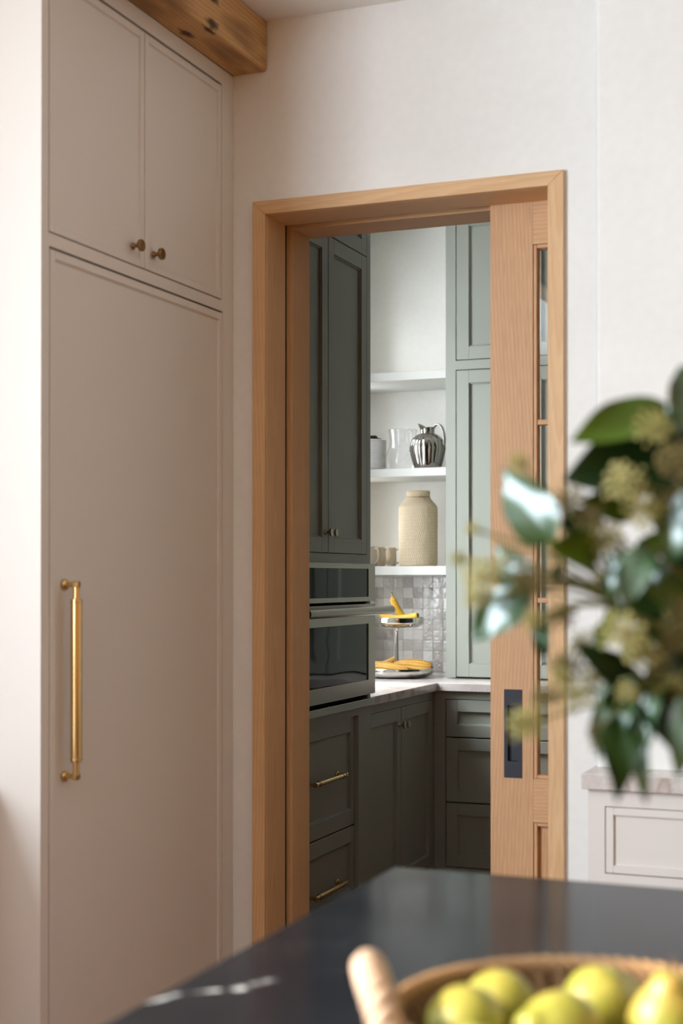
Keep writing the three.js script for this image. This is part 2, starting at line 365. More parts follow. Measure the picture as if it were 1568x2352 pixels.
// tiles behind the counter, each with its own uneven glazed face
{
  const pitch = 0.05455, tones = [[212, 208, 203], [202, 198, 193], [190, 185, 180], [222, 219, 215], [168, 160, 156]];
  const glaze = texture(256, 256, (x, y) => [128 + 120 * fbm(x * 5, y * 5, 81, 5)], 0.11, 0.11, false);
  const mats = tones.map(([r, g, b]) => std({ color: S(r, g, b), roughness: 0.09, bumpMap: glaze, bumpScale: 0.003, ior: 1.8 }));
  const face = (w, h, k) => {
    const n = 4, pos = [], idx = [], uv = [], e = 0.0011;
    for (let j = 0; j <= n; j++) for (let i = 0; i <= n; i++) {
      const x = i / n * w, y = j / n * h, rim = (i === 0 || j === 0 || i === n || j === n);
      pos.push(Math.min(w - 0.0006, Math.max(0.0006, x)), Math.min(h - 0.0006, Math.max(0.0006, y)), rim ? 0.0074 : 0.0078 + e * noise(i * 0.8 + k * 3.1, j * 0.8, k)); uv.push(x + k * 0.37, y + k * 0.21);
    }
    for (let j = 0; j < n; j++) for (let i = 0; i < n; i++) { const q = j * (n + 1) + i; idx.push(q, q + 1, q + n + 2, q, q + n + 2, q + n + 1); }
    const base = pos.length / 3, ring = [[0.0006, 0.0006], [w - 0.0006, 0.0006], [w - 0.0006, h - 0.0006], [0.0006, h - 0.0006]];
    for (let s = 0; s < 4; s++) { const [ax, ay] = ring[s], [bx, by] = ring[(s + 1) % 4], b = base + s * 4; pos.push(ax, ay, 0, bx, by, 0, bx, by, 0.0074, ax, ay, 0.0074); for (let q = 0; q < 4; q++) uv.push(ax, ay); idx.push(b, b + 1, b + 2, b, b + 2, b + 3); }
    const g = new THREE.BufferGeometry(); g.setAttribute('position', new THREE.Float32BufferAttribute(pos, 3)); g.setAttribute('uv', new THREE.Float32BufferAttribute(uv, 2)); g.setIndex(idx); g.computeVertexNormals(); return g;
  };
  const whole = [0, 1, 2, 3, 4, 5].map((k) => face(pitch - 0.0012, pitch - 0.0012, k)), thin = [6, 7].map((k) => face(pitch - 0.0012, 0.0085, k));
  mesh('grout', slab(-2.759, -2.10, 0.9142, 1.4148, PZ + 0.0002, PZ + 0.0062, 0), std({ color: S(168, 162, 156), roughness: 0.95 }), wallPantry);
  for (let r = 0; r < 10; r++) for (let c = 0; c < 11; c++) {
    const x = -2.756 + 0.0285 + (c - 0) * pitch - pitch * 0.5, y = 0.9145 + r * pitch;
    if (x < -2.759) continue;
    let k = Math.floor(rnd() * 3.6); if ((c === 5 && r === 7) || rnd() < 0.05) k = 4;
    const t = mesh('tile', r === 9 ? thin[c % 2] : whole[Math.floor(rnd() * 6)], mats[k], wallPantry);
    t.position.set(x, y, PZ); t.rotation.set(rr(-0.014, 0.014), rr(-0.022, 0.022), 0);
  }
}

// oak lining and casing of the doorway
{
  const t = structure(group('trim_1'));
  const cz = 0.018, A = -1.847, B = -1.807, C = -0.958, D = -0.914, T = 2.512, U = 2.472;
  mesh('casing', board([[A, 0], [B, 0], [B, U], [A, T]], 0.0004, cz, 'y', 0.0015, 0.31, 0.2), M.oak, t);
  mesh('casing', board([[C, 0], [D, 0], [D, T], [C, U]], 0.0004, cz, 'y', 0.0015, 1.12, 0.9), M.oak, t);
  mesh('casing', board([[A, T], [B, U], [C, U], [D, T]], 0.0004, cz, 'x', 0.0015, 0.12, 0.55), M.oak, t);
  mesh('jamb', slab(B - 0.02, B, 0, U + 0.02, -0.133, 0.0002, 0.001, 'y', 0.25, 0.4), M.oak, t);
  mesh('jamb', slab(B - 0.02, B, 0, U + 0.02, -0.322, -0.186, 0.001, 'y', 0.75, 1.3), M.oak, t);
  mesh('jamb', slab(C, C + 0.02, 0, U + 0.02, -0.128, 0.0002, 0.001, 'y', 0.1, 0.1), M.oak, t);
  mesh('jamb', slab(C, C + 0.02, 0, U + 0.02, -0.322, -0.186, 0.001, 'y', 0.5, 0.7), M.oak, t);
  mesh('pocket_lining', slab(-1.838, -1.832, 0, U + 0.02, -0.186, -0.133, 0, 'y', 0.4, 0.1), M.oak, t);
  mesh('head_lining', slab(B, C, U, U + 0.02, -0.133, 0.0002, 0.001, 'x', 0.2, 0.3), M.oak, t);
  mesh('head_lining', slab(B, C, U, U + 0.02, -0.322, -0.186, 0.001, 'x', 0.6, 0.9), M.oak, t);
}
// the glazed oak pocket door, mostly slid into the wall
{
  const d = structure(group('door_1', -1.163, 0.008, -0.178)), W = 0.83, H = 2.485, T = 0.044, st = 0.125;
  const yb = 0.108, P0 = 0.25, P1 = 0.698, L0 = 0.822, L1 = 2.342;   // heights of the rails above the foot of the door
  mesh('stile', [...faceFrame(0, st, 0, H, [[0.049, 0.085, 0.867, 1.031]], T - 0.017, T), slab(0, st, 0, H, 0, T - 0.017, 0)].map((g) => metres(g, 'y', 0.42, 0.35)), M.doorOak, d);
  mesh('stile', slab(W - st, W, 0, H, 0, T, 0.0015, 'y', 0.9, 0.1), M.doorOak, d);
  mesh('rail', slab(st, W - st, L1, H, 0, T, 0.0008, 'x', 0.2, 0.2), M.doorOak, d);
  mesh('rail', slab(st, W - st, P1, L0, 0, T, 0.0008, 'x', 0.53, 0.61), M.doorOak, d);
  mesh('rail', slab(st, W - st, 0, P0, 0, T, 0.0008, 'x', 0.1, 0.9), M.doorOak, d);
  const b = 0.011;
  const stop = (x0, x1, y0, y1) => [slab(x0, x0 + b, y0, y1, 0.003, T - 0.004, 0.0018), slab(x1 - b, x1, y0, y1, 0.003, T - 0.004, 0.0018), slab(x0 + b, x1 - b, y0, y0 + b, 0.003, T - 0.004, 0.0018, 'x'), slab(x0 + b, x1 - b, y1 - b, y1, 0.003, T - 0.004, 0.0018, 'x')];
  mesh('moulding', stop(st, W - st, L0, L1), M.doorOak, d);
  mesh('moulding', stop(st, W - st, P0, P1), M.doorOak, d);
  const h3 = (L1 - L0) / 3;
  for (const k of [1, 2]) mesh('muntin', slab(st + b, W - st - b, L0 + k * h3 - 0.0075, L0 + k * h3 + 0.0075, 0.006, T - 0.006, 0.002, 'x', 0.3 * k, 0.1), M.doorOak, d);
  for (const k of [0, 1, 2]) mesh('pane', slab(st + 0.004, W - st - 0.004, L0 + k * h3 + 0.004, L0 + (k + 1) * h3 - 0.004, T / 2 - 0.002, T / 2 + 0.002, 0), M.pane, d);
  // raised panel: a field with four sloping borders
  {
    const x0 = st + 0.004, x1 = W - st - 0.004, y0 = P0 + 0.004, y1 = P1 - 0.004, s = 0.034, z0 = 0.014, z1 = 0.030, pos = [];
    const o = [[x0, y0, z0], [x1, y0, z0], [x1, y1, z0], [x0, y1, z0]], i = [[x0 + s, y0 + s, z1], [x1 - s, y0 + s, z1], [x1 - s, y1 - s, z1], [x0 + s, y1 - s, z1]];
    for (let k = 0; k < 4; k++) { const n = (k + 1) % 4; pos.push(...o[k], ...o[n], ...i[n], ...o[k], ...i[n], ...i[k]); }
    pos.push(...i[0], ...i[1], ...i[2], ...i[0], ...i[2], ...i[3]);
    const g = new THREE.BufferGeometry(); g.setAttribute('position', new THREE.Float32BufferAttribute(pos, 3)); g.computeVertexNormals();
    mesh('panel', [metres(g, 'y', 0.33, 0.6), slab(x0, x1, y0, y1, 0.006, z0, 0)], M.doorOak, d);
  }
  // flush pull with a recessed finger well
  const pl = group('flush_pull'); d.add(pl); pl.name = 'flush_pull'; pl.position.set(0.0405, 0.822, T);
  pl.userData.label = 'dark flush pull plate with a recessed finger well';
  mesh('plate', faceFrame(0, 0.0525, 0, 0.252, [[0.0105, 0.041, 0.047, 0.207]], -0.006, 0.0022), M.blackMetal, pl);
  mesh('well', [slab(0.0105, 0.041, 0.047, 0.207, -0.0145, -0.0135, 0), slab(0.009, 0.0105, 0.047, 0.207, -0.0145, -0.0005, 0), slab(0.041, 0.0425, 0.047, 0.207, -0.0145, -0.0005, 0), slab(0.0105, 0.041, 0.0455, 0.047, -0.0145, -0.0005, 0), slab(0.0105, 0.041, 0.207, 0.2085, -0.0145, -0.0005, 0)], M.blackMetal, pl);
}
// oak beam under the ceiling, along the tall cabinet
{
  const g = slab(-1.921, -1.806, 2.898, CEIL, 0, ZB, 0.006, 'z', 0.05, 0.0);
  tag(mesh('ceiling_beam', g, M.beam), 'rough oak ceiling beam with a dark knot, above the tall greige cabinet', 'beam');
}

// ---------------------------------------------------------------- kitchen
// tall greige cabinet on the left; local x runs away from the camera along the cabinet
{
  const c = tag(group('tall_cabinet', -1.918, 0, 1.022, Math.PI / 2), 'tall greige built-in cabinet with brass pull and two small knobs, left of the doorway', 'cabinet');
  const lo = [0.0375, 0.952, 0.10, 2.180], l = [0.0335, 0.489, 2.217, 2.848], r = [0.489, 0.945, 2.217, 2.848];
  mesh('frame', faceFrame(0, 1.0212, 0, 2.897, [[0.034, 0.952, 0.10, 2.184], [0.030, 0.945, 2.215, 2.853]]), M.greige, c);
  mesh('carcass', box(0, 1.0212, 0, 2.897, -0.60).concat(slab(0, 1.0212, 2.897, 3.046, -0.835, -0.0036, 0), slab(0, 1.0212, 0, 2.897, -0.835, -0.60, 0)), M.greige, c);
  const o = { rail: 0.021, deep: 0.0045, bead: 0.0035, gap: 0.002 };
  for (const [h, kx, ky] of [[l, 0.428, 2.266], [r, 0.5375, 2.266]]) { const d = front(c, 'door', h, M.greige, o); knob(d, kx - h[0] - 0.002, ky - h[2] - 0.002, M.agedBrass, -0.0005, 0.95); }
  const d = front(c, 'door', lo, M.greige, o);
  const p = mesh('handle', pullShape(0.459, 0.034, 0.0138, 0.034), M.brass, d); p.rotation.z = Math.PI / 2; p.position.set(0.105 - 0.0395, 1.155 - 0.102, -0.003);
  p.userData.label = 'long brass bar pull';
}
// greige sideboard on the right
{
  const c = tag(group('base_cabinet', -0.784, 0, 0.314), 'pale greige base cabinet with framed drawers, right of the doorway', 'cabinet');
  const holes = [];
  for (let k = 0; k < 3; k++) for (const [a, b] of [[0.667, 0.834], [0.39, 0.63], [0.11, 0.352]]) holes.push([0.042 + k * 1.0, 0.99 + k * 1.0, a, b]);
  mesh('frame', faceFrame(0, 3.04, 0, 0.8765, holes), M.greige, c);
  mesh('carcass', box(0, 3.04, 0, 0.8765, -0.313), M.greige, c);
  for (const h of holes) front(c, 'drawer', h, M.greige, { rail: 0.0195, deep: 0.008, bead: 0, gap: 0.0022 });
  tag(mesh('stone_countertop', plan([[-0.795, 0.001], [2.26, 0.001], [2.26, 0.339], [-0.795, 0.339]], 0.877, 0.9155, 0.002), M.stone), 'pale stone countertop on the greige base cabinet, behind the leaves', 'countertop');
}
// low counter under the window, just left of the view
{
  const c = tag(group('base_cabinet', -2.07, 0, 5.2, Math.PI / 2), 'low greige base cabinet under the kitchen window', 'cabinet');
  const holes = []; for (let k = 0; k < 6; k++) holes.push([0.05 + k * 0.69, 0.70 + k * 0.69, 0.11, 0.835]);
  mesh('frame', faceFrame(0, 4.176, 0, 0.8765, holes), M.greige, c);
  mesh('carcass', box(0, 4.176, 0, 0.8765, -0.688), M.greige, c);
  for (const h of holes) front(c, 'door', h, M.greige, { rail: 0.021, deep: 0.0045, bead: 0.0035, gap: 0.002 });
  tag(mesh('stone_countertop', plan([[-2.759, 1.024], [-2.044, 1.024], [-2.044, 5.2], [-2.759, 5.2]], 0.877, 0.914, 0.002, 'z'), M.stone), 'pale stone countertop under the long kitchen window', 'countertop');
}
// island
{
  const b = tag(mesh('kitchen_island', [slab(-0.79, 1.6, 0.08, 0.8835, 1.65, 3.30, 0.002), slab(-0.74, 1.55, 0, 0.08, 1.70, 3.25, 0)], M.islandPaint), 'dark painted island body beneath the black stone top', 'island');
  const g = plan([[-0.834, 1.608], [1.64, 1.608], [1.64, 3.34], [-0.834, 3.34]], 0.884, 0.914, 0.003);
  const p = g.attributes.position, uv = g.attributes.uv, n = g.attributes.normal;
  for (let i = 0; i < p.count; i++) if (Math.abs(n.getY(i)) > 0.3) uv.setXY(i, p.getX(i) + 0.834, p.getZ(i) - 1.608); else uv.setXY(i, (Math.abs(n.getX(i)) > 0.5 ? 0.001 : p.getX(i) + 0.834), Math.abs(n.getX(i)) > 0.5 ? p.getZ(i) - 1.608 : 0.001);
  tag(mesh('island_countertop', g, M.soap), 'black honed stone island top with a white vein at its left edge', 'countertop');
}
// basket
const BASKET = [-0.297, 0.9145, 2.548];
{
  const b = tag(group('basket', ...BASKET), 'round woven rush basket with rope handles holding pears on the island', 'basket');
  const straw = texture(256, 256, (x, y) => { const k = 0.72 + 0.35 * fbm(x * 4, y * 30, 91, 3) + 0.12 * Math.sin(x * 40 * Math.PI + y * 9); return [138 * k, 98 * k, 56 * k]; }, 0.06, 0.02);
  const straw2 = texture(128, 128, (x, y) => { const q = 0.86 + 0.2 * fbm(x * 6, y * 14, 95, 3); return [224 * q, 200 * q, 178 * q]; }, 1, 1);
  const rope = std({ map: straw, roughness: 0.85 }), pale = std({ color: S(255, 240, 226), map: straw2, roughness: 0.75 });
  const coils = [];
  const N = 8;
  for (let k = 0; k < N; k++) {
    const t = k / (N - 1), r = 0.150 + 0.036 * Math.pow(t, 0.8), y = 0.0085 + t * 0.050, pts = [];
    for (let i = 0; i < 72; i++) { const a = i / 72 * Math.PI * 2, w = 0.0015 * Math.sin(a * 36 + k * Math.PI); pts.push(V((r + w) * Math.cos(a), y + 0.0006 * noise(i * 0.5, k), (r + w) * Math.sin(a))); }
    coils.push(new THREE.TubeGeometry(new THREE.CatmullRomCurve3(pts, true), 216, 0.0078, 8, true));
  }
  const spokes = [];
  for (let i = 0; i < 48; i++) { const a = i / 48 * Math.PI * 2; spokes.push(tube([0, 0.3, 0.6, 1].map((t) => { const r = 0.150 + 0.036 * Math.pow(t, 0.8) - 0.006; return V(r * Math.cos(a), 0.006 + t * 0.055, r * Math.sin(a)); }), 0.0055, 8, 6)); }
  mesh('weave', [...coils, ...spokes], rope, b);
  mesh('base', lathe([[0, 0], [0.150, 0], [0.153, 0.004], [0.15, 0.008], [0, 0.008]], 48), rope, b);
  const strands = [];
  for (let s = 0; s < 3; s++) {
    const pts = []; for (let i = 0; i < 240; i++) { const a = i / 240 * Math.PI * 2, q = a * 26 + s * Math.PI * 2 / 3, r = 0.190 + 0.0048 * Math.cos(q); pts.push(V(r * Math.cos(a), 0.067 + 0.0048 * Math.sin(q), r * Math.sin(a))); }
    strands.push(new THREE.TubeGeometry(new THREE.CatmullRomCurve3(pts, true), 480, 0.0050, 7, true));
  }
  mesh('rim', strands, std({ color: S(156, 118, 78), roughness: 0.8 }), b);
  for (const side of [0, 1]) {
    const st = [], th = 2.74 + side * Math.PI, u = V(Math.cos(th), 0, Math.sin(th)), t = V(-Math.sin(th), 0, Math.cos(th));
    const base = []; for (let i = 0; i <= 40; i++) { const q = i / 40 * Math.PI, w = 0.052 * Math.cos(q), h = Math.sin(q); base.push(u.clone().multiplyScalar(0.196 + 0.018 * h).addScaledVector(t, w).add(V(0, 0.055 + 0.059 * Math.pow(h, 0.8), 0))); }
    const cv = new THREE.CatmullRomCurve3(base), F = cv.computeFrenetFrames(160);
    for (let s = 0; s < 3; s++) { const pts = []; for (let i = 0; i <= 160; i++) { const p = cv.getPointAt(i / 160), q = i / 160 * 30 + s * Math.PI * 2 / 3; pts.push(p.addScaledVector(F.normals[i], 0.0078 * Math.cos(q)).addScaledVector(F.binormals[i], 0.0078 * Math.sin(q))); } st.push(new THREE.TubeGeometry(new THREE.CatmullRomCurve3(pts), 220, 0.0085, 8)); }
    mesh('handle', st, pale, b);
  }
}
// pears
{
  const skin = [0, 1, 2].map((k) => std({ roughness: 0.42, map: texture(128, 128, (x, y) => {
    const bl = Math.max(0, Math.min(1, 0.5 + 1.6 * fbm(Math.cos(x * 6.283) * 1.2 + k * 5, Math.sin(x * 6.283) * 1.2 + y * 2.4, 101 + k, 4)));
    let c = lerp3([128, 132, 40], [178, 162, 72], bl); if (k === 2) c = lerp3(c, [206, 142, 82], Math.max(0, noise(Math.cos(x * 6.283) * 1.6, y * 3, 111) * 1.3));
    if (noise(x * 70, y * 70, 120) > 0.42) c = lerp3(c, [128, 112, 50], 0.5); return c;
  }, 1, 1, true, false) }));
  const stemM = std({ color: S(96, 74, 48), roughness: 0.8 });
  const shape = (k) => turned((a, s) => { const prof = [[0.0, -0.033], [0.010, -0.036], [0.024, -0.030], [0.0345, -0.013], [0.0355, 0.003], [0.029, 0.021], [0.019, 0.034], [0.014, 0.043], [0.007, 0.0475], [0.0, 0.046]]; const t = s * (prof.length - 1), i = Math.min(prof.length - 2, Math.floor(t)), f = t - i, p = (q, d) => prof[Math.max(0, Math.min(prof.length - 1, q))][d]; const cr = (d) => { const [p0, p1, p2, p3] = [p(i - 1, d), p(i, d), p(i + 1, d), p(i + 2, d)]; return 0.5 * (2 * p1 + (p2 - p0) * f + (2 * p0 - 5 * p1 + 4 * p2 - p3) * f * f + (3 * p1 - p0 - 3 * p2 + p3) * f * f * f); }; const wob = 1 + 0.035 * noise(Math.cos(a) * 1.3 + k * 4, Math.sin(a) * 1.3, s * 2 + k); return [Math.max(0.0001, cr(0) * wob), cr(1)]; }, 36, 40);
  const shapes = [0, 1, 2].map(shape), stemG = tube([[0, 0.042, 0], [0.001, 0.052, 0.001], [0.004, 0.061, 0.002]], 0.0016, 8, 7), eyeG = lathe([[0, -0.0375], [0.004, -0.0372], [0.0055, -0.0345], [0.003, -0.034], [0, -0.0335]], 12);
  // x, y, z, size, tilt about x, tilt about z, skin
  const P = [
    [-0.396, 0.972, 2.518, 1.03, -1.25, 0.3, 0, 'green-gold pear lying at the back left of the basket'],
    [-0.405, 0.978, 2.604, 1.02, -0.9, 0.6, 0, 'pale green pear at the left front of the basket'],
    [-0.376, 0.966, 2.672, 0.86, 2.95, 0.2, 1, 'green pear at the very front of the basket, cut by the lower picture edge'],
    [-0.303, 0.974, 2.478, 1.06, -1.3, -0.5, 0, 'green pear near the back centre of the basket'],
    [-0.316, 0.980, 2.600, 1.03, 1.3, 0.6, 0, 'pale pear in the middle of the basket with its dark eye turned up'],
    [-0.226, 0.982, 2.548, 1.06, -0.30, 0.42, 2, 'upright blushed pear with a short neck at the right of the basket'],
    [-0.224, 0.966, 2.452, 0.92, -1.2, -0.2, 1, 'yellow pear at the back right of the basket'],
  ];
  for (const [x, y, z, s, tx, tz, k, label] of P) {
    const p = tag(mesh('pear', shapes[k], skin[k]), label, 'pear', 'pears in the basket');
    p.position.set(x, y, z); p.rotation.set(tx, x * 20, tz); p.scale.setScalar(s);
    mesh('stem', stemG, stemM, p); mesh('eye', eyeG, stemM, p);
  }
}
// leafy sprigs with flower clusters, in a vase out of view at the right
const SPRIGS = {
 upper: { leaves: [[-0.232, 1.536, 2.343, -0.339, 1.528, 2.408, 0.05, 5], [-0.235, 1.573, 2.399, -0.329, 1.544, 2.490, 0.036, 12], [-0.219, 1.536, 2.370, -0.342, 1.505, 2.462, 0.056, -8], [-0.207, 1.606, 2.409, -0.241, 1.566, 2.444, 0.03, 0], [-0.246, 1.498, 2.402, -0.218, 1.412, 2.412, 0.035, 10], [-0.277, 1.476, 2.404, -0.334, 1.480, 2.437, 0.022, -30], [-0.209, 1.489, 2.474, -0.243, 1.406, 2.467, 0.02, 999], [-0.226, 1.570, 2.352, -0.280, 1.514, 2.384, 0.034, 15], ],
   umbels: [[-0.250, 1.548, 2.480, 0.019], [-0.229, 1.514, 2.482, 0.021], [-0.276, 1.494, 2.501, 0.022], [-0.258, 1.467, 2.482, 0.021], [-0.231, 1.478, 2.450, 0.017], ] },
 left: { leaves: [[-0.355, 1.440, 2.467, -0.418, 1.517, 2.444, 0.031, 999], [-0.378, 1.390, 2.476, -0.422, 1.436, 2.459, 0.022, 999], [-0.380, 1.388, 2.477, -0.445, 1.335, 2.465, 0.027, 999], [-0.367, 1.354, 2.471, -0.359, 1.319, 2.489, 0.011, 20], [-0.307, 1.421, 2.448, -0.346, 1.435, 2.506, 0.025, -20], [-0.346, 1.450, 2.463, -0.305, 1.459, 2.447, 0.022, 20], [-0.334, 1.390, 2.437, -0.356, 1.412, 2.467, 0.014, 30], ],
   umbels: [[-0.391, 1.520, 2.461, 0.013], [-0.340, 1.479, 2.461, 0.019], [-0.416, 1.401, 2.512, 0.022], [-0.400, 1.417, 2.485, 0.01], [-0.372, 1.399, 2.495, 0.021], [-0.427, 1.379, 2.495, 0.015], [-0.366, 1.358, 2.503, 0.013], [-0.347, 1.361, 2.463, 0.017], [-0.442, 1.452, 2.459, 0.009], [-0.456, 1.420, 2.464, 0.01], [-0.350, 1.426, 2.465, 0.014], ] },
 middle: { leaves: [[-0.286, 1.429, 2.461, -0.300, 1.373, 2.462, 0.014, 999], [-0.254, 1.433, 2.481, -0.275, 1.372, 2.521, 0.02, 20], [-0.280, 1.403, 2.437, -0.215, 1.351, 2.432, 0.034, -10], [-0.292, 1.372, 2.420, -0.314, 1.328, 2.450, 0.02, 40], [-0.257, 1.261, 2.427, -0.323, 1.338, 2.486, 0.026, 10], [-0.235, 1.323, 2.418, -0.275, 1.264, 2.466, 0.024, -30], [-0.241, 1.418, 2.486, -0.256, 1.385, 2.484, 0.013, 999], [-0.222, 1.368, 2.446, -0.257, 1.399, 2.492, 0.026, 0], [-0.222, 1.399, 2.381, -0.292, 1.358, 2.420, 0.032, 5], [-0.228, 1.340, 2.373, -0.285, 1.376, 2.407, 0.03, -15], [-0.221, 1.295, 2.391, -0.271, 1.322, 2.411, 0.026, 20], [-0.237, 1.446, 2.399, -0.280, 1.417, 2.437, 0.024, 30], [-0.208, 1.335, 2.354, -0.268, 1.294, 2.388, 0.03, 10], [-0.204, 1.378, 2.352, -0.260, 1.326, 2.396, 0.03, -10], [-0.206, 1.436, 2.365, -0.252, 1.383, 2.393, 0.028, 15], [-0.262, 1.353, 2.386, -0.296, 1.310, 2.410, 0.02, 20], ],
   umbels: [[-0.305, 1.439, 2.447, 0.023], [-0.321, 1.461, 2.454, 0.017], [-0.280, 1.345, 2.479, 0.025], [-0.264, 1.324, 2.451, 0.02], [-0.226, 1.365, 2.469, 0.018], [-0.314, 1.397, 2.429, 0.012], [-0.238, 1.285, 2.441, 0.016], [-0.236, 1.338, 2.451, 0.014], ] },
 lower: { leaves: [[-0.280, 1.298, 2.458, -0.305, 1.222, 2.489, 0.026, 20], [-0.283, 1.265, 2.480, -0.279, 1.182, 2.510, 0.021, -10], [-0.264, 1.278, 2.473, -0.259, 1.178, 2.494, 0.013, 999], [-0.253, 1.282, 2.468, -0.223, 1.225, 2.488, 0.026, -20], [-0.215, 1.287, 2.464, -0.225, 1.206, 2.500, 0.019, 10], [-0.295, 1.264, 2.474, -0.271, 1.302, 2.475, 0.018, 30], [-0.252, 1.287, 2.479, -0.258, 1.232, 2.487, 0.013, 999], [-0.246, 1.298, 2.444, -0.277, 1.243, 2.477, 0.024, 40], [-0.221, 1.259, 2.391, -0.268, 1.288, 2.431, 0.03, -20], [-0.222, 1.234, 2.413, -0.259, 1.261, 2.428, 0.022, 20], [-0.207, 1.257, 2.364, -0.258, 1.296, 2.384, 0.03, 5], ],
   umbels: [[-0.371, 1.255, 2.515, 0.021], [-0.363, 1.279, 2.469, 0.016], [-0.333, 1.279, 2.457, 0.018], [-0.346, 1.299, 2.462, 0.013], [-0.300, 1.242, 2.476, 0.018], [-0.277, 1.286, 2.478, 0.013], [-0.317, 1.297, 2.451, 0.013], [-0.347, 1.309, 2.441, 0.019], [-0.330, 1.331, 2.435, 0.016], ] },
};
{
  const VC = V(-0.06, 0, 2.31);
  const v = tag(mesh('vase', lathe(smoothPts([[0.0, 0.003], [0.055, 0.0], [0.075, 0.03], [0.088, 0.10], [0.078, 0.18], [0.050, 0.235], [0.046, 0.262], [0.054, 0.29], [0.049, 0.288], [0.041, 0.262], [0.045, 0.235], [0.072, 0.18], [0.080, 0.10], [0.066, 0.03], [0.0, 0.01]], 70), 48), M.ceramic), 'white ceramic vase holding the leafy sprigs, at the right of the island', 'vase');
  v.position.set(VC.x, 0.9142, VC.z);
  const greens = [[26, 50, 3], [68, 90, 6], [18, 40, 8], [40, 70, 34]].map(([r, g, b], i) => std({ color: S(r, g, b), roughness: i === 3 ? 0.34 : 0.45, clearcoat: i === 3 ? 1 : 0.12, clearcoatRoughness: i === 3 ? 0.15 : 0.25, specularIntensity: i === 3 ? 1 : 0.35, side: THREE.DoubleSide }));
  const stemM = std({ color: S(112, 110, 50), roughness: 0.7 }), flower = [[148, 136, 74], [112, 97, 50], [172, 160, 100]].map(([r, g, b]) => std({ color: S(r, g, b), roughness: 0.8 }));
  const leafGeo = (L, w, lob) => {
    const ns = 16, nt = 8, pos = [], idx = [];
    for (let i = 0; i <= ns; i++) for (let j = 0; j <= nt; j++) {
      const s = i / ns, t = j / nt * 2 - 1, prof = Math.pow(Math.sin(Math.PI * Math.min(1, Math.pow(s, 0.68))), 0.85) * (1 + lob * Math.sin(s * 9.5 + 0.6)) * (1 - 0.2 * s), x = t * w * prof;
      pos.push(x, s * L, 0.2 * Math.abs(x) - L * 0.30 * (s - 0.5) * (s - 0.5) + 0.004 * Math.sin(s * 8 + t * 2) * Math.abs(t));
    }
    for (let i = 0; i < ns; i++) for (let j = 0; j < nt; j++) { const q = i * (nt + 1) + j; idx.push(q, q + 1, q + nt + 1, q + 1, q + nt + 2, q + nt + 1); }
    const g = new THREE.BufferGeometry(); g.setAttribute('position', new THREE.Float32BufferAttribute(pos, 3)); g.setIndex(idx); g.computeVertexNormals(); return g;
  };
  const bud = new THREE.IcosahedronGeometry(1, 0);
  const umbelGeo = (r, k) => {
    const out = [], n = 46;
    for (let i = 0; i < n; i++) {
      const y = 1 - 2 * (i + 0.5) / n, a = i * 2.39996, q = Math.sqrt(1 - y * y), d = V(q * Math.cos(a), y, q * Math.sin(a)), R = r * (0.62 + 0.46 * rnd());
      if (y < -0.85) continue;
      out.push(rod([0, 0, 0], [d.x * R, d.y * R, d.z * R], r * 0.034, 4));
      const b = bud.clone(); b.scale(r * 0.11, r * 0.13, r * 0.11); b.translate(d.x * R, d.y * R, d.z * R); out.push(b);
    }
    return join(out);
  };
  const names = { upper: 'topmost ivy sprig with two big dark leaves and olive flower clusters', left: 'leftmost ivy sprig with shiny pale leaves reaching over the oak door', middle: 'middle ivy sprig with crowded dark leaves and flower clusters', lower: 'lowest ivy sprig with leaves hanging over the pale countertop' };
  let gi = 0;
  for (const [key, { leaves, umbels }] of Object.entries(SPRIGS)) {
    const g = tag(group('ivy_sprig', VC.x, 0.9142, VC.z), names[key], 'sprig', 'ivy sprigs in the vase'), O = V(VC.x, 0.9142, VC.z);
    const ends = [...leaves.map((l) => V(l[0], l[1], l[2])), ...umbels.map((u) => V(u[0], u[1], u[2]))].map((e) => e.sub(O));
    const mean = ends.reduce((a, e) => a.add(e), V(0, 0, 0)).divideScalar(ends.length), mouth = V(-0.012, 0.26, 0.006 * (gi - 1.5)), hub = mouth.clone().lerp(mean, 0.72).add(V(0.01, 0.02, 0));
    const st = [tube([V(0, 0.02, 0), mouth, mouth.clone().lerp(hub, 0.5).add(V(0, 0.02, 0)), hub], 0.0042, 24, 7)];
    for (const e of ends) { const m = hub.clone().lerp(e, 0.55).add(V(0, 0.012, 0)); st.push(tube([hub, m, e], 0.0018, 10, 5)); }
    mesh('stem', st, stemM, g);
    leaves.forEach(([bx, by, bz, tx, ty, tz, hw, turn], i) => {
      const glint = turn === 999, roll = glint ? 0 : turn;   // some leaves lie so that they mirror the window
      const B = V(bx, by, bz), T = V(tx, ty, tz), d = T.clone().sub(B), L = d.length();
      const lf = mesh('leaf', leafGeo(L, hw, i % 3 === 0 ? 0.10 : 0.02), greens[glint ? 3 : (i + gi) % 4], g);
      const yv = d.normalize(), toward = (glint ? V(-0.285, 0.055, 0.956) : V(0.16 + 0.3 * rnd(), 0.25 + 0.3 * rnd(), 0.85)).normalize(), xv = yv.clone().cross(toward).normalize(), zv = xv.clone().cross(yv);
      lf.quaternion.setFromRotationMatrix(new THREE.Matrix4().makeBasis(xv, yv, zv)); lf.rotateY(roll * Math.PI / 180); lf.position.copy(B.sub(O));
    });
    umbels.forEach(([x, y, z, r], i) => { const u = mesh('flower_cluster', umbelGeo(r, i), flower[i % 3], g); u.position.set(x, y, z).sub(O); u.rotation.set(rr(-0.6, 0.6), rr(0, 6), rr(-0.6, 0.6)); });
    gi++;
  }
}

// ---------------------------------------------------------------- pantry
const SH = { rail: 0.058, deep: 0.012, bead: 0.005, gap: 0.0025 };
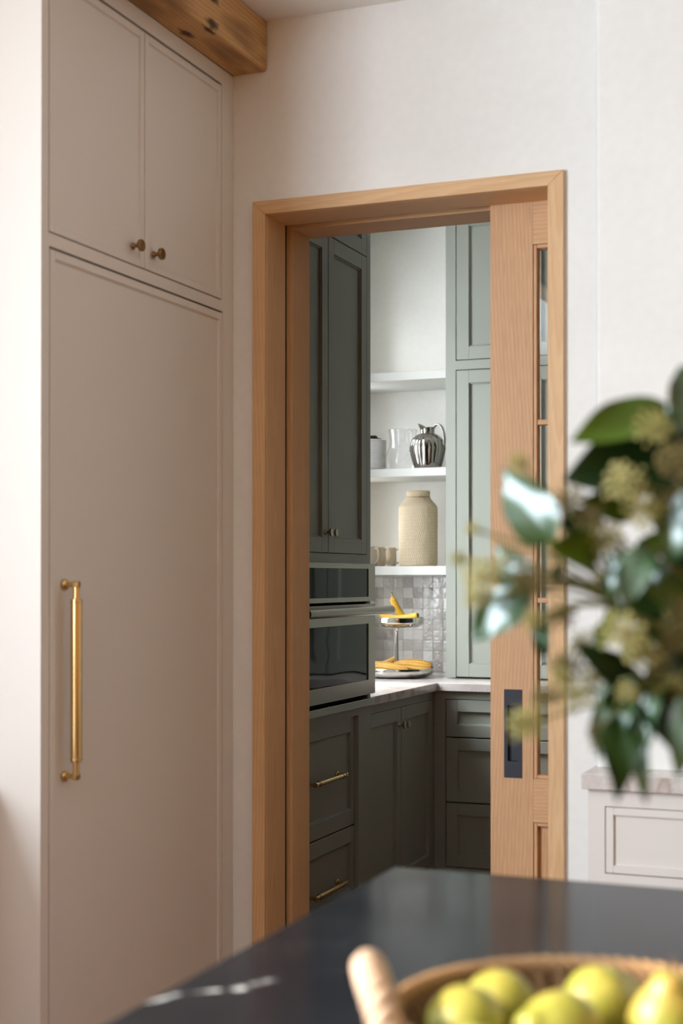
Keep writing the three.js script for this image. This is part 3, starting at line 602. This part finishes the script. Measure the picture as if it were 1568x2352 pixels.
// oven tower on the left; local x runs away from the camera
const TZ = -0.325, tx = (z) => TZ - z;
{
  const c = tag(group('oven_cabinet', -2.111, 0, TZ, Math.PI / 2), 'tall sage green cabinet housing the wall oven, with deep drawers below', 'cabinet');
  const a0 = tx(-0.805), am = tx(-1.2205), a1 = tx(-1.636), W = tx(-1.676), o0 = tx(-0.80), o1 = tx(-1.64), d0 = tx(-0.90), d1 = tx(-1.542);
  const d1h = [d0, d1, 0.4155, 0.852], d2h = [d0, d1, 0.10, 0.4135];
  mesh('frame', [...faceFrame(0, W, 0.085, 0.884, [[d0, d1, 0.10, 0.852]]), ...faceFrame(0, W, 0.884, PCEIL - 0.001, [[o0, o1, 0.884, 1.452], [a0, a1, 1.494, 3.175]])], M.sage, c);
  mesh('carcass', [...box(0, W, 0.085, 0.88, -0.64, 0.06), ...box(0, W, 1.455, PCEIL - 0.001, -0.64), slab(0, 0.03, 0.88, 1.455, -0.64, -0.021, 0), slab(W - 0.03, W, 0.88, 1.455, -0.64, -0.021, 0), slab(0, W, 0, 0.085, -0.6, -0.05, 0)], M.sage, c);
  for (const [h, kx] of [[[a0, am, 1.494, 2.7066], am - 0.026], [[am, a1, 1.494, 2.7066], am + 0.026]]) { const d = front(c, 'door', h, M.sage, SH); knob(d, kx - h[0] - 0.002, 1.573 - h[2] - 0.002, M.nickel, -0.0005, 0.9); }
  front(c, 'door', [a0, am, 2.7066, 3.175], M.sage, SH); front(c, 'door', [am, a1, 2.7066, 3.175], M.sage, SH);
  const pull = pullShape(0.305, 0.040, 0.0095, 0.028);
  for (const [h, y] of [[d1h, 0.634], [d2h, 0.214]]) {
    const d = front(c, 'drawer', h, M.sage, { rail: 0.040, top: 0.062, bottom: 0.064, deep: 0.012, bead: 0.004, gap: 0.002, z: -0.016 });
    const p = mesh('handle', pull, M.brass, d); p.position.set((d1 - d0) / 2 - 0.002, y - h[2] - 0.002, -0.0125); p.userData.label = 'brass bar pull';
  }
}
{
  const o = tag(group('wall_oven', -2.091, 0, TZ, Math.PI / 2), 'stainless steel wall oven with dark glass and a thick bar handle', 'oven');
  const x0 = tx(-0.763), x1 = tx(-1.677), g0 = tx(-0.838), g1 = tx(-1.602);
  const rim = (y0, y1, p0, p1, z) => faceFrame(x0, x1, y0, y1, [[g0, g1, p0, p1]], -0.019, z);
  const a = mesh('control_panel', rim(1.307, 1.4575, 1.3247, 1.4376, 0.0), M.steel, o);
  mesh('glass', slab(g0, g1, 1.3247, 1.4376, -0.019, -0.004, 0), M.ovenGlass, a);
  const d = mesh('oven_door', rim(0.9315, 1.296, 0.990, 1.217, 0.0), M.steel, o);
  const n = 24, pos = [], idx = [];     // the pane of the door is not quite flat
  for (let j = 0; j <= n; j++) for (let i = 0; i <= n; i++) { const x = g0 + (g1 - g0) * i / n, y = 0.990 + 0.227 * j / n; pos.push(x, y, -0.0045 + 0.0006 * noise(i * 0.16, j * 0.13, 3.3)); }
  for (let j = 0; j < n; j++) for (let i = 0; i < n; i++) { const q = j * (n + 1) + i; idx.push(q, q + 1, q + n + 2, q, q + n + 2, q + n + 1); }
  const gg = new THREE.BufferGeometry(); gg.setAttribute('position', new THREE.Float32BufferAttribute(pos, 3)); gg.setIndex(idx); gg.computeVertexNormals();
  mesh('glass', [gg, slab(g0, g1, 0.990, 1.217, -0.019, -0.0062, 0)], M.ovenGlass, d);
  const hx0 = tx(-0.79), hx1 = tx(-1.662), hz = 0.076, hy = 1.272;
  const h = mesh('handle', [rod([hx0 + 0.024, hy, hz], [hx1 - 0.024, hy, hz], 0.0172, 32), rod([hx0, hy, hz], [hx0 + 0.0225, hy, hz], 0.0172, 32), rod([hx1 - 0.0225, hy, hz], [hx1, hy, hz], 0.0172, 32), rod([hx0 + 0.02, hy, hz], [hx0 + 0.026, hy, hz], 0.0155, 32), rod([hx1 - 0.026, hy, hz], [hx1 - 0.02, hy, hz], 0.0155, 32), slab(hx0 + 0.03, hx0 + 0.06, hy - 0.009, hy + 0.009, 0, hz - 0.01, 0.003), slab(hx1 - 0.06, hx1 - 0.03, hy - 0.009, hy + 0.009, 0, hz - 0.01, 0.003)], M.steel, d);
  h.userData.label = 'thick steel bar handle';
  const vent = []; for (let i = 0; i < 12; i++) vent.push(slab(x0 + 0.05 + i * 0.07, x0 + 0.09 + i * 0.07, 1.2975, 1.3055, -0.030, -0.022, 0));
  mesh('vent', [slab(x0 + 0.03, x1 - 0.03, 0.916, 1.452, -0.5, -0.032, 0), ...vent], M.dark, o);
  mesh('trim', slab(x0, x1, 0.8845, 0.9135, -0.019, 0.0, 0.001, 'x'), M.steel, o);
}
// base cabinets and the counter over them
{
  const c = tag(group('base_cabinet', -2.131, 0, -1.678, Math.PI / 2), 'sage green base cabinet with a pair of doors in the pantry corner', 'cabinet');
  const X = (z) => -1.678 - z, a = [0.001, X(-2.113), 0.06, 0.839], b = [X(-2.113), X(-2.5495), 0.06, 0.839];
  mesh('frame', faceFrame(0, X(-2.5695), 0.0, 0.8765, [[0.001, b[1], 0.06, 0.839]]), M.sage, c);
  mesh('carcass', box(0, X(-3.29), 0, 0.8765, -0.62), M.sage, c);
  for (const [h, kz] of [[a, -2.086], [b, -2.140]]) { const d = front(c, 'door', h, M.sage, { ...SH, rail: 0.055, top: 0.058, bottom: 0.058 }); knob(d, X(kz) - h[0] - 0.002, 0.760 - h[2] - 0.002, M.nickel, -0.0005, 0.95); }
}
{
  const c = tag(group('base_cabinet', -2.130, 0, -2.570), 'sage green bank of three framed drawers under the pantry counter', 'cabinet');
  const X = (x) => x + 2.130, holes = [[0.662, 0.840], [0.361, 0.662], [0.060, 0.361]].map(([p, q]) => [X(-2.075), X(-1.20), p, q]), rest = [[X(-1.15), X(-0.58), 0.06, 0.84], [X(-0.53), X(0.04), 0.06, 0.84]];
  mesh('frame', faceFrame(0, X(0.098), 0, 0.8765, [[X(-2.075), X(-1.20), 0.06, 0.84], ...rest]), M.sage, c);
  mesh('carcass', box(0.025, X(0.098), 0, 0.8765, -0.72), M.sage, c);
  for (const h of holes) front(c, 'drawer', h, M.sage, { ...SH, rail: 0.055, gap: 0.0035 });
  for (const h of rest) front(c, 'door', h, M.sage, SH);
}
tag(mesh('stone_countertop', plan([[-2.7585, -1.678], [-2.7585, -3.292], [0.098, -3.292], [0.098, -2.545], [-2.106, -2.545], [-2.106, -1.678]], 0.877, 0.914, 0.002, 'z'), M.stone), 'pale veined stone countertop turning the pantry corner, under the fruit stand', 'countertop');
// tall cupboard standing on the counter at the right
{
  const c = tag(group('pantry_cupboard', -2.165, 0.9165, -2.860), 'tall pale sage cupboard standing on the pantry counter, right of the shelves', 'cabinet');
  const X = (x) => x + 2.165, Y = (y) => y - 0.9165, holes = [], xs = [-2.115, -1.757, -1.399, -1.041, -0.683, -0.325, 0.033];
  for (let i = 0; i + 1 < xs.length; i++) for (const [p, q] of [[0.9195, 2.409], [2.453, 3.172]]) holes.push([X(xs[i]), X(xs[i + 1]), Y(p), Y(q)]);
  mesh('frame', faceFrame(0, X(0.098), Y(0.9185), Y(PCEIL - 0.001), [[X(-2.115), X(0.033), Y(0.9185), Y(2.409)], [X(-2.115), X(0.033), Y(2.453), Y(3.172)]]), M.sage, c);
  mesh('carcass', [...box(0, X(0.098), Y(0.925), Y(PCEIL - 0.001), -0.44), slab(0.02, X(0.09), 0, 0.01, -0.42, -0.04, 0)], M.sage, c);
  for (const h of holes) front(c, 'door', h, M.sage, { ...SH, rail: 0.0625, deep: 0.013, gap: 0.0042 });
}
// shelves
for (const [y0, y1, w] of [[2.374, 2.416, 'topmost of the three pale pantry shelves, empty'], [1.900, 1.940, 'middle pale pantry shelf carrying the two pitchers'], [1.415, 1.459, 'lowest pale pantry shelf, above the tiles, carrying the mugs']])
  tag(mesh('shelf', slab(KX0 + 0.001, -2.167, y0, y1, PZ + 0.001, -2.868, 0.0015, 'x'), M.shelfPaint), w, 'shelf', 'pantry shelves');

// on the middle shelf
{
  const p = tag(group('glass_pitcher', -2.477, 1.9405, -3.12), 'clear glass pitcher with a looped handle on the middle shelf', 'pitcher');
  const prof = smoothPts([[0.0, 0.0], [0.055, 0.0], [0.078, 0.008], [0.0885, 0.035], [0.090, 0.062], [0.082, 0.098], [0.0700, 0.130], [0.0655, 0.155], [0.0675, 0.185], [0.0735, 0.212]], 60), t = 0.0022;
  const inner = prof.slice().reverse().map(([r, y]) => [Math.max(0, r - t), Math.max(y, 0.0045)]);
  mesh('body', lathe([...prof, [0.0730, 0.2135], [0.0715, 0.213], ...inner.slice(1)], 72), M.glass, p);
  const q = 0.75, dir = V(Math.sin(q), 0, Math.cos(q)), at = (r, y) => dir.clone().multiplyScalar(r).add(V(0, y, 0));
  mesh('handle', tube([at(0.073, 0.198), at(0.090, 0.206), at(0.106, 0.192), at(0.112, 0.160), at(0.106, 0.125), at(0.092, 0.098), at(0.0845, 0.094)], 0.0052, 40, 12), M.glass, p);
}
{
  const p = tag(group('steel_carafe', -2.296, 1.9405, -2.975), 'polished fluted steel carafe with a pouring lip, beside the glass pitcher', 'pitcher');
  const prof = smoothPts([[0.0, 0.0], [0.060, 0.0], [0.067, 0.004], [0.078, 0.045], [0.088, 0.088], [0.0885, 0.115], [0.078, 0.146], [0.056, 0.168], [0.038, 0.176]], 60);
  mesh('body', turned((a, s) => { const [r, y] = prof[Math.min(60, Math.round(s * 60))], k = Math.sin(Math.PI * Math.min(1, Math.max(0, (y - 0.002) / 0.168))); return [r * (1 - 0.055 * k * (1 - Math.abs(Math.cos(a * 9)))), y]; }, 216, 60), M.carafe, p);
  const sp = Math.PI * 0.93;   // the lip points to the left
  const lipf = (a) => Math.pow(Math.max(0, Math.cos((a - sp))), 3);
  const neck = (a, s) => { const l = lipf(a), y = 0.172 + s * (0.036 + 0.022 * l - 0.006 * (1 - Math.abs(Math.cos(a - sp)))), r = 0.0375 - 0.003 * Math.sin(s * Math.PI) + 0.016 * l * s * s; return [r, y]; };
  const shell = turned(neck, 72, 16), inner = turned((a, s) => { const [r, y] = neck(a, 1 - s); return [r - 0.0016, y]; }, 72, 16);
  mesh('neck', [shell, inner], M.carafe, p);
  const hr = []; for (const dz of [-0.0075, 0, 0.0075]) hr.push(tube([[0.030, 0.200, dz * 0.5], [0.046, 0.2185, dz], [0.066, 0.216, dz], [0.083, 0.190, dz], [0.0905, 0.150, dz], [0.089, 0.110, dz]], 0.0045, 40, 10));
  const h = mesh('handle', hr, M.carafe, p); h.rotation.y = -0.12;
}
{
  const p = tag(group('ribbed_canister', -2.590, 1.9405, -2.985), 'white ribbed ceramic canister half hidden behind the green cabinet, on the middle shelf', 'canister');
  const pr = [[0, 0.0], [0.056, 0.0], [0.062, 0.008]]; for (let i = 0; i <= 96; i++) { const y = 0.010 + i / 96 * 0.140, w = 0.0011 * Math.cos(i / 96 * Math.PI * 2 * 15); pr.push([0.064 + 0.004 * Math.min(1, i / 22) + w, y]); } pr.push([0.067, 0.1535], [0.062, 0.156], [0, 0.156]);
  mesh('body', lathe(pr, 56), M.ceramic, p);
  mesh('lid', [lathe([[0, 0.1565], [0.044, 0.1565], [0.045, 0.160], [0.044, 0.163], [0.026, 0.164], [0.024, 0.170], [0.025, 0.1725], [0, 0.1725]], 40), new THREE.TorusGeometry(0.018, 0.003, 8, 24).rotateX(Math.PI / 2).translate(0, 0.1745, 0)], M.darkMetal, p);
}
// on the lowest shelf
{
  const p = tag(group('woven_vase', -2.371, 1.4595, -3.05), 'tall cream vase with rows of pressed marks, on the lowest shelf', 'vase');
  const R = 0.0975, prof = [[0.090, 0.0], [0.0955, 0.004], [R, 0.02], [R, 0.15], [R + 0.0005, 0.290], [0.0965, 0.298], [0.086, 0.312], [0.071, 0.329], [0.0615, 0.341], [0.0585, 0.350], [0.0585, 0.368], [0.0595, 0.374], [0.0565, 0.379]];
  const len = [0]; for (let i = 1; i < prof.length; i++) len.push(len[i - 1] + Math.hypot(prof[i][0] - prof[i - 1][0], prof[i][1] - prof[i - 1][1]));
  const L = len[len.length - 1], rows = 25;
  const at = (s) => { const d = s * L; let i = 0; while (i < len.length - 2 && len[i + 1] < d) i++; const f = (d - len[i]) / (len[i + 1] - len[i]); return [prof[i][0] + (prof[i + 1][0] - prof[i][0]) * f, prof[i][1] + (prof[i + 1][1] - prof[i][1]) * f]; };
  mesh('body', turned((a, s) => {
    const [r, y] = at(s), q = s * rows, row = Math.floor(q), fy = q - row, n = 58, u = a / (Math.PI * 2) * n + (row % 2) * 0.5 + 0.25 * noise(row * 1.7, Math.cos(a) * 2, Math.sin(a) * 2), fx = u - Math.floor(u);
    const dent = Math.pow(Math.max(0, 1 - Math.abs(fx - 0.5) / 0.30), 0.8) * Math.pow(Math.max(0, 1 - Math.abs(fy - 0.5) / 0.44), 0.6) * (0.75 + 0.6 * noise(Math.floor(u) * 0.9, row * 0.7, 2)), lump = 0.0009 * noise(Math.cos(a) * 4, Math.sin(a) * 4, s * 14);
    return [r - 0.0034 * Math.max(0, dent) + lump + 0.0007 * Math.cos((fy - 0.5) * Math.PI * 2), y];
  }, 464, 200), M.wovenVase, p);
  mesh('mouth', lathe([[0.0568, 0.379], [0.052, 0.378], [0.050, 0.36], [0.052, 0.335], [0.08, 0.29], [0.08, 0.02], [0, 0.015]], 48), M.wovenVase, p);
  const ring = new THREE.TorusGeometry(0.0597, 0.0014, 8, 64).rotateX(Math.PI / 2).translate(0, 0.346, 0), k = 0.80, kx = 0.0605 * Math.sin(k), kz = 0.0605 * Math.cos(k);
  const loop = (s) => tube([[kx, 0.346, kz], [kx + s * 0.012, 0.351, kz + 0.006 - s * 0.006], [kx + s * 0.017, 0.345, kz + 0.006 - s * 0.01], [kx, 0.346, kz]], 0.0011, 20, 6), tail = (s) => tube([[kx, 0.346, kz], [kx + s * 0.006, 0.338, kz + 0.006], [kx + s * 0.011, 0.328, kz + 0.010]], 0.0011, 12, 6);
  mesh('twine', [ring, loop(1), loop(-1), tail(1), tail(-1)], M.twine, p);
}
{
  const outer = [[0, 0.0], [0.030, 0.0], [0.036, 0.004], [0.0415, 0.016], [0.0425, 0.030], [0.0405, 0.060], [0.0390, 0.096], [0.0378, 0.0985], [0.0364, 0.096], [0.0380, 0.060], [0.0398, 0.030], [0.036, 0.008], [0, 0.006]];
  const labels = ['nearest of the three beige mugs, half hidden by the green cabinet', 'middle one of the three beige mugs on the lowest shelf', 'rearmost of the three beige mugs, next to the cream vase'];
  let first = null;
  [[-2.592, -2.945, 0.55], [-2.583, -3.045, 0.30], [-2.566, -3.150, 0.0]].forEach(([x, z, turn], i) => {
    let m = first;
    if (!m) {
      m = first = group('mug'); mesh('body', lathe(outer, 44), M.mug, m);
      mesh('handle', sweep([[0.0385, 0.083, 0], [0.050, 0.090, 0], [0.066, 0.082, 0], [0.0745, 0.060, 0], [0.070, 0.036, 0], [0.055, 0.020, 0], [0.041, 0.017, 0]], () => 0.0054, 40, 12, (a) => 1 - 0.25 * Math.abs(Math.sin(a)), V(0, 0, 1)), M.mug, m);
    } else { m = first.clone(); m.name = numbered('mug'); scene.add(m); m.userData = {}; }
    m.position.set(x, 1.4595, z); m.rotation.y = -turn; tag(m, labels[i], 'mug', 'beige mugs on the lowest shelf');
  });
}
// fruit stand with its fruit
const FS = V(-2.417, 0.9145, -2.86);
{
  const s = tag(group('fruit_stand', FS.x, FS.y, FS.z), 'two tier polished steel fruit stand on the pantry counter', 'fruit stand');
  const bowl = (r, y, h, flat) => { const o = smoothPts([[flat, y], [flat + (r - flat) * 0.55, y + h * 0.10], [r * 0.975, y + h * 0.42], [r, y + h * 0.72], [r * 0.992, y + h]], 24); return lathe([[0, y], ...o, [r * 0.992 - 0.001, y + h + 0.0008], ...o.slice().reverse().map(([q, z]) => [Math.max(0, q - 0.0018), z + 0.0016]), [0, y + 0.0016]], 96); };
  mesh('lower_bowl', bowl(0.1855, 0.003, 0.043, 0.135), M.mirror, s);
  mesh('upper_bowl', bowl(0.133, 0.241, 0.050, 0.070), M.mirror, s);
  mesh('stem', lathe([[0, 0.004], [0.0125, 0.004], [0.0112, 0.02], [0.0082, 0.14], [0.0068, 0.22], [0.0085, 0.236], [0.014, 0.241], [0, 0.242]], 32), M.mirror, s);
  mesh('foot', lathe([[0, 0.0], [0.10, 0.0], [0.10, 0.003], [0, 0.003]], 48), M.darkMetal, s);
}
{
  const bmap = (tipA, tipB) => texture(64, 256, (x, y) => { let c = lerp3([238, 190, 58], [228, 172, 44], 0.5 + 0.8 * noise(x * 3, y * 5, 131)); if (y < 0.18) c = lerp3(c, [188, 166, 82], (0.18 - y) / 0.12); if (y < 0.015 || y > 0.972) c = [72, 58, 36]; else if (y > 0.93) c = lerp3(c, [150, 150, 50], (y - 0.93) / 0.05); if (noise(x * 26, y * 46, 137) > 0.52) c = lerp3(c, [120, 78, 24], 0.7); return c; }, 1, 1, true, false);
  const skin = std({ map: bmap(), roughness: 0.45 }), pent = (a) => 1 + 0.05 * Math.cos(5 * a);
  const banana = (pts, label, up) => {
    const R = (s) => 0.0175 * (s < 0.22 ? 0.24 + 0.76 * Math.pow(Math.max(0, (s - 0.10) / 0.12), 0.8) * (s > 0.10) : s > 0.93 ? Math.sqrt(Math.max(0.004, 1 - Math.pow((s - 0.93) / 0.07, 2))) * 0.9 : 0.92 + 0.08 * Math.sin((s - 0.22) / 0.71 * Math.PI)) * (s === 0 ? 0.9 : 1);
    const o = V(...pts[0]).add(FS), g = sweep(pts.map((p) => V(p[0] - pts[0][0], p[1] - pts[0][1], p[2] - pts[0][2])), R, 56, 20, pent, up), m = tag(mesh('banana', g, skin), label, 'banana', 'bananas in the upper bowl');
    m.position.copy(o); return m;
  };
  banana([[-0.027, 0.414, 0.00], [-0.022, 0.388, 0.002], [-0.008, 0.352, 0.0], [0.012, 0.314, -0.006], [0.036, 0.284, -0.014], [0.060, 0.264, -0.024]], 'banana standing upright with its stem in the air, in the upper bowl', V(0, 0, 1));
  banana([[-0.088, 0.316, 0.052], [-0.064, 0.302, 0.055], [-0.030, 0.293, 0.054], [0.02, 0.289, 0.052], [0.075, 0.294, 0.050], [0.131, 0.306, 0.048]], 'banana lying along the front rim of the upper bowl', V(0, 0, 1));
  banana([[-0.078, 0.308, 0.018], [-0.058, 0.292, 0.012], [-0.036, 0.278, 0.004], [-0.004, 0.267, -0.020], [0.012, 0.264, -0.052], [0.02, 0.268, -0.095]], 'banana tucked behind at the left of the upper bowl', V(0, 0, 1));
  const smap = texture(240, 128, (x, y) => { const f = Math.abs(((x * 10) % 1) - 0.5) * 2; let c = lerp3([236, 188, 92], [228, 172, 76], 0.5 + 0.8 * noise(x * 9, y * 6, 141)); if (f > 0.80) c = lerp3(c, [186, 112, 40], (f - 0.80) / 0.2); if (noise(x * 60, y * 30, 147) > 0.4) c = lerp3(c, [206, 140, 60], 0.5); return c; }, 1, 1, true, false);
  const ssk = std({ map: smap, roughness: 0.5 }), rib = (a) => 1 + 0.055 * Math.cos(10 * a - Math.PI) ;
  const squash = (pts, r, label, taper = 0.72) => {
    const o = V(...pts[0]).add(FS), R = (s) => r * Math.pow(Math.max(0, Math.sin(Math.PI * Math.min(1, Math.max(0, s * 0.94 + 0.03)))), 0.38) * (taper + (1 - taper) * s);
    const m = tag(mesh('ribbed_squash', sweep(pts.map((p) => V(p[0] - pts[0][0], p[1] - pts[0][1], p[2] - pts[0][2])), R, 48, 80, rib), ssk), label, 'squash', 'yellow squashes in the lower bowl');
    m.position.copy(o); return m;
  };
  squash([[-0.008, 0.062, 0.02], [0.06, 0.060, 0.012], [0.13, 0.053, 0.002], [0.178, 0.049, -0.006]], 0.0395, 'plump ribbed yellow squash at the right of the lower bowl', 0.62);
  squash([[-0.165, 0.047, 0.088], [-0.09, 0.051, 0.098], [0.0, 0.045, 0.104], [0.090, 0.035, 0.098]], 0.030, 'long ribbed yellow squash lying at the front left of the lower bowl', 1.0);
  squash([[-0.012, 0.094, -0.035], [-0.035, 0.080, -0.05], [-0.07, 0.058, -0.065], [-0.12, 0.045, -0.07]], 0.027, 'yellow squash behind the stem with its tip raised, in the lower bowl', 0.55);
}

scene.traverse((o) => { if (o.isMesh) { o.castShadow = true; o.receiveShadow = true; } });
renderer.render(scene, camera);
